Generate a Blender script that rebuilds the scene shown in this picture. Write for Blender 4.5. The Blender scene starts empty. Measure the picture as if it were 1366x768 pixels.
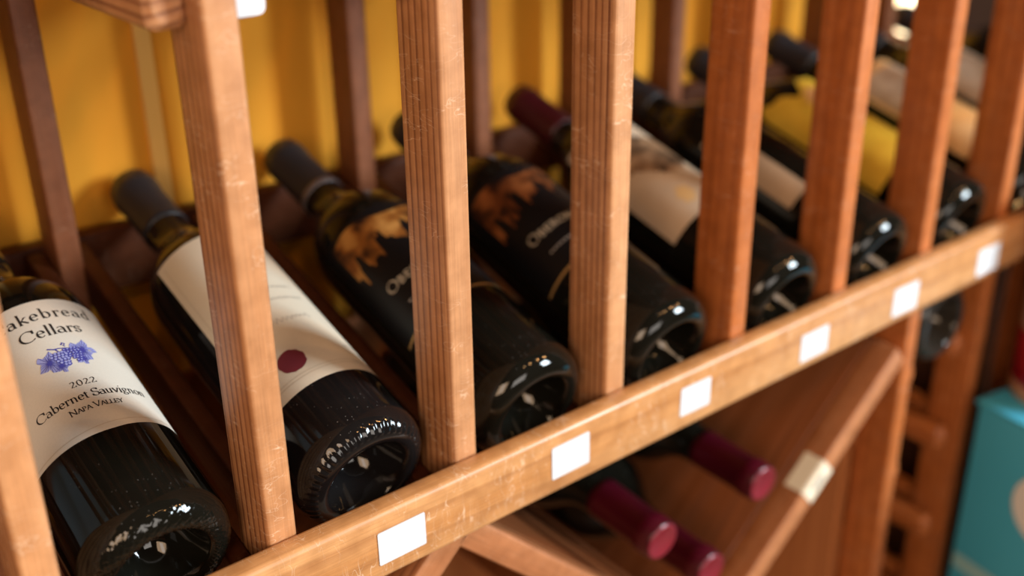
import bpy, bmesh, math, random
import numpy as np
from mathutils import Vector, Matrix, Quaternion

random.seed(4)
SC = bpy.context.scene
COL = SC.collection
S = 0.115            # one bay of the rack in metres
Z0 = 1.15            # height of the rail top over the floor


def W(x, y, z):      # rack units -> world metres
    return Vector((x * S, y * S, z * S + Z0))


# ------------------------------------------------------------------ camera
cam_d = bpy.data.cameras.new('camera')
cam = bpy.data.objects.new('camera', cam_d)
COL.objects.link(cam)
yaw, pitch, roll = 0.678612, -0.429979, -0.013182
F = Vector((math.sin(yaw) * math.cos(pitch), math.cos(yaw) * math.cos(pitch), math.sin(pitch)))
Rt = Vector((math.cos(yaw), -math.sin(yaw), 0))
Up = Rt.cross(F)
R2 = Rt * math.cos(roll) + Up * math.sin(roll)
U2 = Up * math.cos(roll) - Rt * math.sin(roll)
M = Matrix((R2, U2, -F)).transposed().to_4x4()
M.translation = W(-0.73082, -3.75618, 3.02535)
cam.matrix_world = M
cam_d.sensor_width = 36.0
cam_d.lens = 1490.0 / 1366.0 * 36.0
cam_d.clip_start = 0.02
cam_d.dof.use_dof = True
cam_d.dof.focus_distance = 4.93 * S
cam_d.dof.aperture_fstop = 3.0
SC.camera = cam

# ------------------------------------------------------------------ world, light, exposure
world = bpy.data.worlds.new('world')
SC.world = world
world.use_nodes = True
wb = world.node_tree.nodes['Background']
wb.inputs[0].default_value = (1.0, 0.72, 0.50, 1)
wb.inputs[1].default_value = 0.06

SC.view_settings.view_transform = 'Standard'
SC.view_settings.look = 'None'
SC.view_settings.gamma = 1.0
SC.view_settings.exposure = 0.0


def area(name, loc, target, sx, sy, power, color):
    d = bpy.data.lights.new(name, 'AREA')
    d.shape = 'RECTANGLE'; d.size = sx; d.size_y = sy
    d.energy = power; d.color = color
    o = bpy.data.objects.new(name, d); COL.objects.link(o)
    o.location = loc
    o.rotation_euler = (Vector(target) - Vector(loc)).to_track_quat('-Z', 'Y').to_euler()
    return o


def bulb(name, loc, r, power, color):
    d = bpy.data.lights.new(name, 'POINT')
    d.shadow_soft_size = r; d.energy = power; d.color = color
    o = bpy.data.objects.new(name, d); COL.objects.link(o); o.location = loc
    return o


TG = W(1.5, 0.5, 0.3)
area('window_light', W(16, -15, 8), TG, 0.55, 0.8, 108, (0.80, 0.93, 1.0))
area('front_fill_light', W(0, -20, 5), TG, 1.0, 0.8, 18, (1.0, 0.91, 0.82))  # unseen soft fill added to brighten the front faces
area('warm_side_light', W(-10, -11, 6), W(3, 0, -0.5), 0.8, 0.8, 20, (1.0, 0.66, 0.40))  # unseen warm fill added for the left-facing sides
area('side_window_light', W(-15, -16, 9), TG, 0.35, 0.9, 3.5, (0.62, 0.82, 1.0))
for bx, by, bz, pw in ((3, -10, 13, 5), (6, -9.5, 12, 8), (9.5, -8, 11, 14), (13, -6.5, 10, 14)):
    bulb('ceiling_spot_light', W(bx, by, bz), 0.028, pw, (1.0, 0.52, 0.19))
bulb('rear_fill_light', W(1.0, 1.2, 9), 0.05, 1.2, (1.0, 0.72, 0.40))  # unseen lamp added to brighten the back wall


# ------------------------------------------------------------------ materials
def mat(name, col=(0.5, 0.5, 0.5), rough=0.5, spec=0.5, metal=0.0, coat=0.0):
    m = bpy.data.materials.new(name); m.use_nodes = True
    b = m.node_tree.nodes['Principled BSDF']
    b.inputs['Base Color'].default_value = (*col, 1)
    b.inputs['Roughness'].default_value = rough
    b.inputs['Specular IOR Level'].default_value = spec
    b.inputs['Metallic'].default_value = metal
    b.inputs['Coat Weight'].default_value = coat
    return m


class NT:
    def __init__(s, m):
        s.t = m.node_tree; s.n = s.t.nodes; s.b = s.n['Principled BSDF']

    def add(s, ty, **kw):
        n = s.n.new(ty)
        for k, v in kw.items():
            if k.startswith('i_'):
                key = k[2:]
                n.inputs[int(key) if key.isdigit() else key].default_value = v
            else:
                setattr(n, k, v)
        return n

    def l(s, a, b):
        s.t.links.new(a, b)

    def math(s, op, a, b=None):
        n = s.add('ShaderNodeMath', operation=op)
        for i, v in enumerate((a, b)):
            if v is None: continue
            if isinstance(v, (int, float)): n.inputs[i].default_value = v
            else: s.l(v, n.inputs[i])
        return n.outputs[0]

    def ramp(s, fac, stops):
        n = s.add('ShaderNodeValToRGB')
        e = n.color_ramp.elements
        while len(e) < len(stops): e.new(0.5)
        for q, (p, c) in zip(e, stops):
            q.position = p
            q.color = (*c, 1) if isinstance(c, tuple) else (c, c, c, 1)
        s.l(fac, n.inputs[0]); return n.outputs[0]

    def mix(s, fac, a, b, blend='MIX'):
        n = s.add('ShaderNodeMix', data_type='RGBA', blend_type=blend)
        for sock, v in ((n.inputs[0], fac), (n.inputs[6], a), (n.inputs[7], b)):
            if isinstance(v, (int, float)): sock.default_value = v
            elif isinstance(v, tuple): sock.default_value = (*v, 1)
            else: s.l(v, sock)
        return n.outputs[2]


def wood(name, light, mid, dark, line=0.0034, warp=1.0, linestr=0.8, rough=0.42, scratch=0.5):
    m = mat(name, mid, rough); t = NT(m)
    tc = t.add('ShaderNodeTexCoord'); oi = t.add('ShaderNodeObjectInfo')
    off = t.add('ShaderNodeVectorMath', operation='SCALE'); off.inputs[0].default_value = (3.1, 1.7, 5.3)
    t.l(oi.outputs['Random'], off.inputs['Scale'])
    ad = t.add('ShaderNodeVectorMath', operation='ADD')
    t.l(tc.outputs['Object'], ad.inputs[0]); t.l(off.outputs[0], ad.inputs[1])
    P = ad.outputs[0]
    mp = t.add('ShaderNodeMapping'); mp.inputs['Scale'].default_value = (22, 22, 1.6); t.l(P, mp.inputs[0])
    n1 = t.add('ShaderNodeTexNoise', i_Scale=1.0, i_Detail=2.0); t.l(mp.outputs[0], n1.inputs['Vector'])
    sep = t.add('ShaderNodeSeparateXYZ'); t.l(P, sep.inputs[0])
    # growth rings: planes across local y, bent by the noise
    yy = t.math('ADD', t.math('MULTIPLY', sep.outputs[1], 1.0), t.math('MULTIPLY', sep.outputs[0], 0.12))
    ph = t.math('ADD', t.math('MULTIPLY', yy, 1.0 / line), t.math('MULTIPLY', n1.outputs[0], 5.0 * warp))
    fr = t.math('FRACT', ph)
    ln = t.ramp(fr, [(0.0, 0.05), (0.55, 0.25), (0.82, 1.0), (0.93, 0.9), (1.0, 0.05)])
    sn = t.add('ShaderNodeSeparateXYZ'); t.l(tc.outputs['Normal'], sn.inputs[0])
    ln = t.math('MULTIPLY', ln, t.math('SUBTRACT', 1.0, t.math('MULTIPLY', t.math('ABSOLUTE', sn.outputs[1]), 0.88)))
    # irregular strength of the rings
    mp2 = t.add('ShaderNodeMapping'); mp2.inputs['Scale'].default_value = (60, 60, 2.0); t.l(P, mp2.inputs[0])
    n2 = t.add('ShaderNodeTexNoise', i_Scale=1.0, i_Detail=3.0); t.l(mp2.outputs[0], n2.inputs['Vector'])
    mp3 = t.add('ShaderNodeMapping'); mp3.inputs['Scale'].default_value = (900, 900, 25); t.l(P, mp3.inputs[0])
    n3 = t.add('ShaderNodeTexNoise', i_Scale=1.0, i_Detail=2.0); t.l(mp3.outputs[0], n3.inputs['Vector'])
    base = t.ramp(n2.outputs[0], [(0.3, mid), (0.7, light)])
    f = t.math('MULTIPLY', t.math('MULTIPLY', ln, linestr), t.math('ADD', n2.outputs[0], 0.35))
    c = t.mix(f, base, dark)
    fib = t.ramp(n3.outputs[0], [(0.3, 0.80), (0.7, 1.08)])
    c = t.mix(0.6, c, fib, 'MULTIPLY')
    hv = t.ramp(oi.outputs['Random'], [(0.0, (0.90, 0.88, 0.86)), (1.0, (1.06, 1.04, 1.0))])
    c = t.mix(1.0, c, hv, 'MULTIPLY')
    # pale scratches and rubs
    if scratch:
        sm = None
        for k, (rot, sc) in enumerate((((0.3, 0.9, 0.3), (120, 40, 200)), ((0.2, -0.7, 0.5), (90, 60, 160)), ((0.0, 0.2, 0.1), (60, 60, 300)))):
            mq = t.add('ShaderNodeMapping'); mq.inputs['Scale'].default_value = sc; mq.inputs['Rotation'].default_value = rot
            mq.inputs['Location'].default_value = (k * 7.3, k * 2.1, 0)
            t.l(P, mq.inputs[0])
            v = t.add('ShaderNodeTexNoise', i_Scale=1.0, i_Detail=1.0); t.l(mq.outputs[0], v.inputs['Vector'])
            a = t.ramp(t.math('ABSOLUTE', t.math('SUBTRACT', v.outputs[0], 0.5)), [(0.0, 1.0), (0.012, 0.0)])
            q_ = t.add('ShaderNodeTexNoise', i_Scale=55.0 + 17 * k, i_Detail=1.0); t.l(mq.outputs[0], q_.inputs['Vector'])
            q_.inputs['Scale'].default_value = 0.6
            a = t.math('MULTIPLY', a, t.ramp(q_.outputs[0], [(0.50, 0.0), (0.60, 1.0)]))
            sm = a if sm is None else t.math('MAXIMUM', sm, a)
        n4 = t.add('ShaderNodeTexNoise', i_Scale=38.0, i_Detail=1.0); t.l(P, n4.inputs['Vector'])
        mk = t.ramp(n4.outputs[0], [(0.40, 0.0), (0.55, 1.0)])
        sf = t.math('MULTIPLY', t.math('MULTIPLY', sm, mk), scratch)
        n6 = t.add('ShaderNodeTexNoise', i_Scale=85.0, i_Detail=4.0); t.l(P, n6.inputs['Vector'])
        c = t.mix(0.75, c, t.ramp(n6.outputs[0], [(0.32, (0.84, 0.80, 0.76)), (0.66, (1.14, 1.16, 1.20))]), 'MULTIPLY')
        c = t.mix(sf, c, (0.86, 0.66, 0.48))
    t.l(c, t.b.inputs['Base Color'])
    bm_ = t.add('ShaderNodeBump', i_Strength=0.22, i_Distance=0.0006)
    h = t.math('ADD', t.math('MULTIPLY', ln, -0.5), n3.outputs[0])
    t.l(h, bm_.inputs['Height']); t.l(bm_.outputs[0], t.b.inputs['Normal'])
    t.l(t.ramp(n2.outputs[0], [(0.3, rough - 0.06), (0.7, rough + 0.12)]), t.b.inputs['Roughness'])
    return m


M_POST = wood('redwood_post', (0.62, 0.315, 0.145), (0.52, 0.235, 0.098), (0.16, 0.042, 0.015), line=0.0056, warp=0.30, linestr=1.05)
M_POSTWARM = wood('redwood_plain_warm_lit_post', (0.46, 0.145, 0.036), (0.38, 0.108, 0.024), (0.22, 0.05, 0.012), line=0.009, warp=1.0, linestr=0.6, scratch=0.2)  # plain grain; warm light and falloff at the far end put into the colour
M_RAIL = wood('pale_redwood_rail', (0.62, 0.32, 0.13), (0.52, 0.235, 0.080), (0.30, 0.11, 0.032), line=0.019, warp=0.5, linestr=0.55, rough=0.36, scratch=0.55)
M_SLATSHADE = wood('shaded_redwood_slat', (0.10, 0.030, 0.011), (0.075, 0.021, 0.008), (0.04, 0.010, 0.004), line=0.005, warp=0.5, linestr=0.7, scratch=0.05)  # shade inside the rack is put into this darkened slat colour
M_SLATSHADE.node_tree.nodes['Principled BSDF'].inputs['Specular IOR Level'].default_value = 0.12
M_SIDE = wood('redwood_slat', (0.24, 0.085, 0.034), (0.19, 0.06, 0.022), (0.09, 0.026, 0.010), line=0.005, warp=0.5, linestr=0.7, scratch=0.1)  # darker than the front posts to carry part of the interior shade
M_PANEL = wood('redwood_panel', (0.42, 0.16, 0.055), (0.34, 0.12, 0.04), (0.20, 0.06, 0.02), line=0.02, warp=1.5, linestr=0.5, scratch=0.0)
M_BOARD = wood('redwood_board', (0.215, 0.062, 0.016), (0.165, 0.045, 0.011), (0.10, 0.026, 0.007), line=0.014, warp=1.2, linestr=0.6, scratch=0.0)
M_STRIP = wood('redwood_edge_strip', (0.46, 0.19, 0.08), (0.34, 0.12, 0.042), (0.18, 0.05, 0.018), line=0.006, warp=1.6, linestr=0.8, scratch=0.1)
M_BLOCKER = wood('dark_blocker_wood', (0.10, 0.04, 0.02), (0.07, 0.028, 0.015), (0.03, 0.012, 0.008), line=0.02, warp=1.5, linestr=0.5, scratch=0.0)  # for the added dark sheets only


def glass_mat(name, col, dust=0.5):
    m = mat(name, col, 0.05, 0.34); t = NT(m)
    tc = t.add('ShaderNodeTexCoord')
    v = t.add('ShaderNodeTexVoronoi', feature='F1', i_Scale=430.0); t.l(tc.outputs['Object'], v.inputs['Vector'])
    sp = t.ramp(v.outputs['Distance'], [(0.0, 1.0), (0.05, 1.0), (0.12, 0.0)])
    n = t.add('ShaderNodeTexNoise', i_Scale=34.0, i_Detail=3.0); t.l(tc.outputs['Object'], n.inputs['Vector'])
    mk = t.ramp(n.outputs[0], [(0.55, 0.0), (0.75, 1.0)])
    f = t.math('MULTIPLY', t.math('MULTIPLY', sp, mk), dust)
    haze = t.math('MULTIPLY', t.ramp(n.outputs[0], [(0.45, 0.0), (0.9, 1.0)]), 0.012 * dust)
    f = t.math('MINIMUM', t.math('ADD', f, haze), 1.0)
    t.l(t.mix(f, col, (0.42, 0.40, 0.38)), t.b.inputs['Base Color'])
    t.l(t.math('ADD', t.math('MULTIPLY', f, 0.5), 0.06), t.b.inputs['Roughness'])
    n5 = t.add('ShaderNodeTexNoise', i_Scale=60.0, i_Detail=1.0); t.l(tc.outputs['Object'], n5.inputs['Vector'])
    bp = t.add('ShaderNodeBump', i_Strength=0.05, i_Distance=0.001); t.l(n5.outputs[0], bp.inputs['Height'])
    t.l(bp.outputs[0], t.b.inputs['Normal'])
    return m


M_GLASS = glass_mat('black_wine_glass', (0.005, 0.0045, 0.003), 0.7)
M_GLASS2 = glass_mat('dusty_black_wine_glass', (0.006, 0.005, 0.005), 1.0)
M_GLASSP = glass_mat('reflection_pale_glass', (0.022, 0.018, 0.014), 0.6)  # black glass paled to stand in for a whitish reflection on the base
M_PUNT = glass_mat('moulded_black_glass', (0.006, 0.005, 0.004), 0.3)
_t = NT(M_PUNT)
_tc = _t.add('ShaderNodeTexCoord')
_n = _t.add('ShaderNodeTexNoise', i_Scale=120.0, i_Detail=3.0, i_Distortion=1.2); _t.l(_tc.outputs['Object'], _n.inputs['Vector'])
_b = _t.add('ShaderNodeBump', i_Strength=0.35, i_Distance=0.003); _t.l(_n.outputs[0], _b.inputs['Height'])
_t.l(_b.outputs[0], _t.b.inputs['Normal'])


def paper(name, col, rough=0.62, fibre=0.04):
    m = mat(name, col, rough, 0.3); t = NT(m)
    tc = t.add('ShaderNodeTexCoord')
    n = t.add('ShaderNodeTexNoise', i_Scale=900.0, i_Detail=2.0); t.l(tc.outputs['Object'], n.inputs['Vector'])
    f = t.ramp(n.outputs[0], [(0.3, 1.0 - fibre), (0.7, 1.0)])
    t.l(t.mix(1.0, col, f, 'MULTIPLY'), t.b.inputs['Base Color'])
    b = t.add('ShaderNodeBump', i_Strength=0.06, i_Distance=0.0003); t.l(n.outputs[0], b.inputs['Height'])
    t.l(b.outputs[0], t.b.inputs['Normal'])
    return m


M_LABEL = paper('ivory_paper', (0.64, 0.59, 0.51))
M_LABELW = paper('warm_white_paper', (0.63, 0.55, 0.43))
M_TAG = paper('white_sticker', (0.64, 0.67, 0.72), 0.5)
M_TAG2 = paper('cream_sticker', (0.78, 0.68, 0.52), 0.5)
M_BLACKINK = mat('black_ink', (0.02, 0.018, 0.018), 0.5)
M_GREYINK = mat('grey_ink', (0.25, 0.22, 0.20), 0.6)
M_FAINTINK = mat('faint_pencil_mark', (0.62, 0.64, 0.66), 0.6)
M_BLUE = mat('dark_blue_ink', (0.055, 0.055, 0.30), 0.5)
M_BLUE2 = mat('pale_blue_ink', (0.30, 0.32, 0.62), 0.5)
M_EMBOSS = mat('embossed_line', (0.46, 0.38, 0.28), 0.45)
M_WAX = mat('dark_red_wax_print', (0.15, 0.016, 0.026), 0.6)
M_GREYWHITE = mat('worn_white_ink', (0.34, 0.29, 0.22), 0.5)
M_GOLDLINE = mat('dull_gold_line', (0.42, 0.25, 0.09), 0.35, 0.5, 0.4)
M_CAPBLACK = mat('black_capsule', (0.018, 0.016, 0.018), 0.38)
M_CAPGREY = mat('grey_foil_band', (0.16, 0.13, 0.13), 0.35, 0.5, 0.3)
M_CAPRED = mat('dark_red_capsule', (0.045, 0.003, 0.006), 0.36)
M_CAPRED2 = mat('burgundy_capsule', (0.055, 0.002, 0.008), 0.30, 0.5, 0.1)
M_CAPTOP = mat('burgundy_capsule_top', (0.20, 0.014, 0.024), 0.33, 0.5, 0.1)
M_METAL = mat('brass_plate', (0.45, 0.30, 0.12), 0.3, 0.5, 0.9)


def noise_art(name, stops, scale=30.0, vec=(1, 1, 1), detail=4.0, rough=0.5):
    m = mat(name, stops[0][1], rough, 0.3); t = NT(m)
    tc = t.add('ShaderNodeTexCoord')
    mp = t.add('ShaderNodeMapping'); mp.inputs['Scale'].default_value = vec; t.l(tc.outputs['Object'], mp.inputs[0])
    n = t.add('ShaderNodeTexNoise', i_Scale=scale, i_Detail=detail); t.l(mp.outputs[0], n.inputs['Vector'])
    t.l(t.ramp(n.outputs[0], stops), t.b.inputs['Base Color'])
    return m


M_ARTGOLD = noise_art('gold_brown_print', [(0.36, (0.02, 0.006, 0.003)), (0.52, (0.22, 0.075, 0.012)), (0.66, (0.42, 0.20, 0.05))], 62, (1, 1, 1))
M_ARTRUST = noise_art('rust_brown_print', [(0.38, (0.015, 0.004, 0.002)), (0.54, (0.13, 0.035, 0.008)), (0.70, (0.27, 0.09, 0.025))], 62, (1, 1, 1))
M_ARTLAND = noise_art('brown_landscape_print', [(0.36, (0.06, 0.035, 0.02)), (0.5, (0.26, 0.15, 0.08)), (0.66, (0.52, 0.36, 0.22))], 45, (1, 1, 1))
M_TANLABEL = noise_art('tan_paper', [(0.3, (0.36, 0.25, 0.16)), (0.7, (0.48, 0.34, 0.22))], 20)
M_YELLOW = noise_art('mottled_yellow_paper', [(0.36, (0.48, 0.27, 0.02)), (0.62, (0.80, 0.50, 0.05))], 16)
M_SANDLABEL = noise_art('sand_paper', [(0.3, (0.44, 0.32, 0.22)), (0.7, (0.58, 0.45, 0.32))], 18)
M_ORANGELABEL = noise_art('orange_cream_paper', [(0.35, (0.55, 0.27, 0.09)), (0.62, (0.72, 0.48, 0.24))], 16)
M_BROWNLABEL = noise_art('brown_paper_label', [(0.35, (0.22, 0.12, 0.06)), (0.62, (0.50, 0.38, 0.28))], 22)
M_OCHREFADE = mat('ochre_print', (0.56, 0.35, 0.15), 0.5)


def wall_mat():
    m = mat('golden_orange_plaster', (0.80, 0.36, 0.03), 0.75, 0.2); t = NT(m)
    tc = t.add('ShaderNodeTexCoord')
    n = t.add('ShaderNodeTexNoise', i_Scale=6.0, i_Detail=3.0); t.l(tc.outputs['Object'], n.inputs['Vector'])
    c = t.ramp(n.outputs[0], [(0.3, (0.68, 0.27, 0.018)), (0.7, (0.76, 0.335, 0.028))])
    t.l(c, t.b.inputs['Base Color'])
    n2 = t.add('ShaderNodeTexNoise', i_Scale=300.0, i_Detail=2.0); t.l(tc.outputs['Object'], n2.inputs['Vector'])
    b = t.add('ShaderNodeBump', i_Strength=0.1, i_Distance=0.001); t.l(n2.outputs[0], b.inputs['Height'])
    t.l(b.outputs[0], t.b.inputs['Normal'])
    return m


M_WALL = wall_mat()
M_LIGHTSTRIP = mat('light_strip_gold', (0.86, 0.50, 0.12), 0.6)
M_FLOOR = noise_art('brown_stone_floor', [(0.3, (0.16, 0.10, 0.06)), (0.7, (0.26, 0.17, 0.11))], 4, (1, 1, 1), 5, 0.5)
M_BLUEGREY = mat('blue_grey_reflection_wall', (0.26, 0.36, 0.44), 0.8)
M_DARKWALL = mat('dark_brown_plaster', (0.025, 0.011, 0.006), 0.9, 0.05)
M_TEAL = noise_art('teal_card', [(0.3, (0.075, 0.50, 0.76)), (0.7, (0.085, 0.55, 0.82))], 5, (1, 1, 1), 2, 0.45)
M_TEALPALE = mat('pale_teal_print', (0.30, 0.56, 0.60), 0.5)
M_WHITEPRINT = mat('grey_white_print', (0.80, 0.82, 0.80), 0.5)
M_BROWNCARD = mat('brown_card', (0.35, 0.22, 0.12), 0.8)
M_CREAMCAN = mat('cream_print', (0.62, 0.42, 0.30), 0.4)
M_REDCAN = mat('deep_red_print', (0.36, 0.008, 0.02), 0.35)
M_TANBAND = mat('tan_print', (0.55, 0.30, 0.18), 0.4)
M_GLOW = mat('glowing_lamp_glass', (1, 0.9, 0.7), 0.4)
M_GLOW.node_tree.nodes['Principled BSDF'].inputs['Emission Color'].default_value = (1.0, 0.80, 0.48, 1)
M_GLOW.node_tree.nodes['Principled BSDF'].inputs['Emission Strength'].default_value = 6.0


# ------------------------------------------------------------------ builders
def link(name, me, m, parent=None):
    o = bpy.data.objects.new(name, me)
    COL.objects.link(o)
    if m is not None:
        me.materials.append(m)
    if parent is not None:
        o.parent = parent
    return o


def empty(name, loc=(0, 0, 0)):
    o = bpy.data.objects.new(name, None); COL.objects.link(o); o.location = loc
    o.empty_display_size = 0.02
    return o


def tag(o, label=None, cat=None, group=None, kind=None):
    if label: o['label'] = label
    if cat: o['category'] = cat
    if group: o['group'] = group
    if kind: o['kind'] = kind
    return o


def smooth(me, ang=0.6):
    for p in me.polygons: p.use_smooth = True
    try:
        me.set_sharp_from_angle(angle=ang)
    except Exception:
        pass


_beams = {}


def beam_mesh(w, d, L, r, rend=0.0015, seg=3):
    """rounded-rectangle section in local xy, length along local z, centred."""
    key = (round(w, 5), round(d, 5), round(L, 5), round(r, 5), round(rend, 5))
    if key in _beams: return _beams[key]
    ring = []
    for cx, cy, a0 in ((w / 2 - r, d / 2 - r, 0), (-w / 2 + r, d / 2 - r, 90), (-w / 2 + r, -d / 2 + r, 180), (w / 2 - r, -d / 2 + r, 270)):
        for k in range(seg + 1):
            a = math.radians(a0 + 90 * k / seg)
            ring.append((cx + r * math.cos(a), cy + r * math.sin(a)))
    n = len(ring)
    zs = [(-L / 2, rend), (-L / 2 + rend, 0), (L / 2 - rend, 0), (L / 2, rend)]
    vs, fs = [], []
    for z, ins in zs:
        for x, y in ring:
            vs.append((x * (1 - 2 * ins / w), y * (1 - 2 * ins / d), z))
    for k in range(len(zs) - 1):
        for i in range(n):
            j = (i + 1) % n
            fs.append((k * n + i, k * n + j, (k + 1) * n + j, (k + 1) * n + i))
    fs.append(tuple(reversed(range(n)))); fs.append(tuple(range((len(zs) - 1) * n, len(zs) * n)))
    me = bpy.data.meshes.new('beam'); me.from_pydata(vs, [], fs); me.update()
    smooth(me, 0.7)
    _beams[key] = me
    return me


def beam(name, parent, m, c, axis, ydir, w, d, L, r, rend=0.0015):
    """c centre in rack units, axis = long direction, ydir = local y; w,d,L,r in rack units."""
    me = beam_mesh(w * S, d * S, L * S, r * S, rend)
    if not me.materials:
        me.materials.append(m)
    elif me.materials[0] != m:
        me = me.copy(); me.materials[0] = m
    o = bpy.data.objects.new(name, me); COL.objects.link(o)
    z = Vector(axis).normalized(); y = Vector(ydir).normalized(); x = y.cross(z).normalized(); y = z.cross(x)
    mm = Matrix((x, y, z)).transposed().to_4x4(); mm.translation = W(*c)
    if parent is not None:
        o.parent = parent
        mm = Matrix.Translation(-parent.location) @ mm
    o.matrix_basis = mm
    return o


def box_obj(name, parent, m, lo, hi, bev=0.002):
    a = W(*lo); b = W(*hi)
    bm = bmesh.new()
    bmesh.ops.create_cube(bm, size=1.0)
    c = (a + b) / 2; s = b - a
    for v in bm.verts: v.co = Vector((v.co.x * s.x, v.co.y * s.y, v.co.z * s.z))
    if bev:
        bmesh.ops.bevel(bm, geom=bm.edges[:], offset=bev, segments=2, affect='EDGES', profile=0.5)
    me = bpy.data.meshes.new(name); bm.to_mesh(me); bm.free(); smooth(me)
    o = link(name, me, m)
    o.location = c
    if parent is not None:
        o.parent = parent; o.location = c - parent.location
    return o


# ------------------------------------------------------------------ room
def room_plane(name, lo, hi, m):
    o = box_obj(name, None, m, lo, hi, 0)
    o['kind'] = 'structure'
    return o


ZF = -Z0 / S
WY = 2.86
room_plane('floor', (-30, -30, ZF - 0.8), (40, 14, ZF), M_FLOOR)
room_plane('reflection_wall_left', (-30, WY, ZF), (-2.15, WY + 0.9, 13.0), M_BLUEGREY)  # unseen blue-grey wall added to tint the reflections in the glass
room_plane('wall_back', (-2.15, WY, ZF), (10.25, WY + 0.9, 13.0), M_WALL)
room_plane('wall_right', (10.25, WY, ZF), (40, WY + 0.9, 13.0), M_DARKWALL)
for n_, (lx, wd) in enumerate(((0.50, 0.13), (1.72, 0.10))):
    room_plane('light_strip_%d' % (n_ + 1), (lx, WY - 0.03, ZF), (lx + wd, WY, 13.0), M_LIGHTSTRIP)  # pale strips paint the light that falls through the post gaps

# ------------------------------------------------------------------ the rack
rack = empty('wine_rack', W(3.0, 1.4, ZF))
tag(rack, 'redwood wine rack with upright posts and a long front rail of white stickers', 'wine rack')
bpy.context.view_layer.update()
PW, PD = 0.144, 0.307
TOPZ = 5.2
XO = {0: 0.0, 1: -0.010, 2: -0.006, 3: 0.006, 4: 0.012, 5: 0.008, 6: -0.004, 7: 0.02}
full = (-2, 6, 7, 8, 10)
for i in range(-2, 11):
    x = i + XO.get(i, 0)
    zb = ZF if i in full else -0.40
    m_ = M_POST if i <= 3 else M_POSTWARM
    beam('post', rack, m_, (x, PD / 2, (TOPZ + zb) / 2), (0, 0, 1), (0, 1, 0), PW, PD, TOPZ - zb, 0.022)
    beam('back_post', rack, M_SIDE, (i, 2.40 + 0.13, (TOPZ + zb) / 2), (0, 0, 1), (0, 1, 0), PW, 0.26, TOPZ - zb, 0.02)

# front rail in front of the posts
beam('front_rail', rack, M_RAIL, (4.0, -0.066, -0.184), (1, 0, 0), (0, 0, 1), 0.130, 0.367, 12.4, 0.030)
beam('top_rail', rack, M_RAIL, (4.0, -0.066, TOPZ - 0.184), (1, 0, 0), (0, 0, 1), 0.130, 0.367, 12.2, 0.030)
beam('back_rail', rack, M_SLATSHADE, (4.0, 2.74, 0.36), (1, 0, 0), (0, 0, 1), 0.13, 0.40, 12.2, 0.02)
beam('back_rail', rack, M_SLATSHADE, (4.0, 2.74, -2.3), (1, 0, 0), (0, 0, 1), 0.13, 0.40, 12.2, 0.02)

box_obj('upper_reflection_blocker', rack, M_BLOCKER, (-2.0, 2.68, 2.25), (10.0, 2.72, TOPZ), 0.001)  # unseen dark panel added to keep the yellow wall out of the glass reflections
box_obj('lower_shade_panel', rack, M_BLOCKER, (5.95, 2.68, -6.5), (10.0, 2.72, 0.15), 0.001)  # added dark sheet standing in for the unlit depth of the bays
box_obj('side_panel', rack, M_BLOCKER, (7.80, 0.31, -6.5), (7.92, 2.66, -0.40), 0.001)  # added dark sheet that closes the view past the unlit bay
box_obj('top_light_blocker', rack, M_SIDE, (-2.1, -0.13, TOPZ), (10.1, 2.84, TOPZ + 0.16), 0.001)  # unseen board added to block light from above
TH = math.radians(16.5)
TA = Vector((0, math.cos(TH), math.sin(TH)))     # bottle axis (base -> neck)
SRW, SRH = 0.105, 0.25
for i in range(-2, 11):
    for s in (-1, 1):
        if (i == -2 and s < 0) or (i == 10 and s > 0): continue
        x = i + XO.get(i, 0) + s * (PW / 2 + SRW / 2)
        y0, y1 = 0.02, 2.66
        ym = (y0 + y1) / 2
        zt = -0.225 + 0.2962 * ym
        beam('side_rail', rack, M_SLATSHADE, (x, ym + 0.5 * SRH * math.sin(TH), zt - 0.5 * SRH * math.cos(TH)), TA, (0, -math.sin(TH), math.cos(TH)),
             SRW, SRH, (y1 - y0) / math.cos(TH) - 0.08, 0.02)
        # level rails above the display row
        x2 = i + XO.get(i, 0) + s * (PW / 2 + 0.080)
        beam('upper_side_rail', rack, M_POST if i <= 3 else M_POSTWARM, (x2, (0.108 + 2.66) / 2, 2.345), (0, 1, 0), (0, 0, 1),
             0.160, 0.26, 2.66 - 0.108, 0.045, 0.003)

# column of single bays between posts 6, 7 and 8
for zc in (-1.08, -1.93, -2.80, -3.66, -4.5):
    for (i, s) in ((6, 1), (7, -1), (7, 1)):
        x2 = i + XO.get(i, 0) + s * (PW / 2 + 0.085)
        beam('lower_side_rail', rack, M_POSTWARM, (x2, (0.06 + 2.66) / 2, zc), (0, 1, 0), (0, 0, 1),
             0.170, 0.22, 2.66 - 0.06, 0.07, 0.006)
# side panel between the diagonal bin and the bay column
box_obj('side_panel', rack, M_PANEL, (5.80, 0.31, -6.5), (5.92, 2.66, -0.40), 0.001)
box_obj('side_panel', rack, M_PANEL, (-1.92, 0.31, -6.5), (-1.80, 2.66, -0.40), 0.001)
box_obj('back_panel', rack, M_PANEL, (-1.8, 2.665, -6.5), (5.80, 2.70, -0.55), 0.001)


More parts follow.
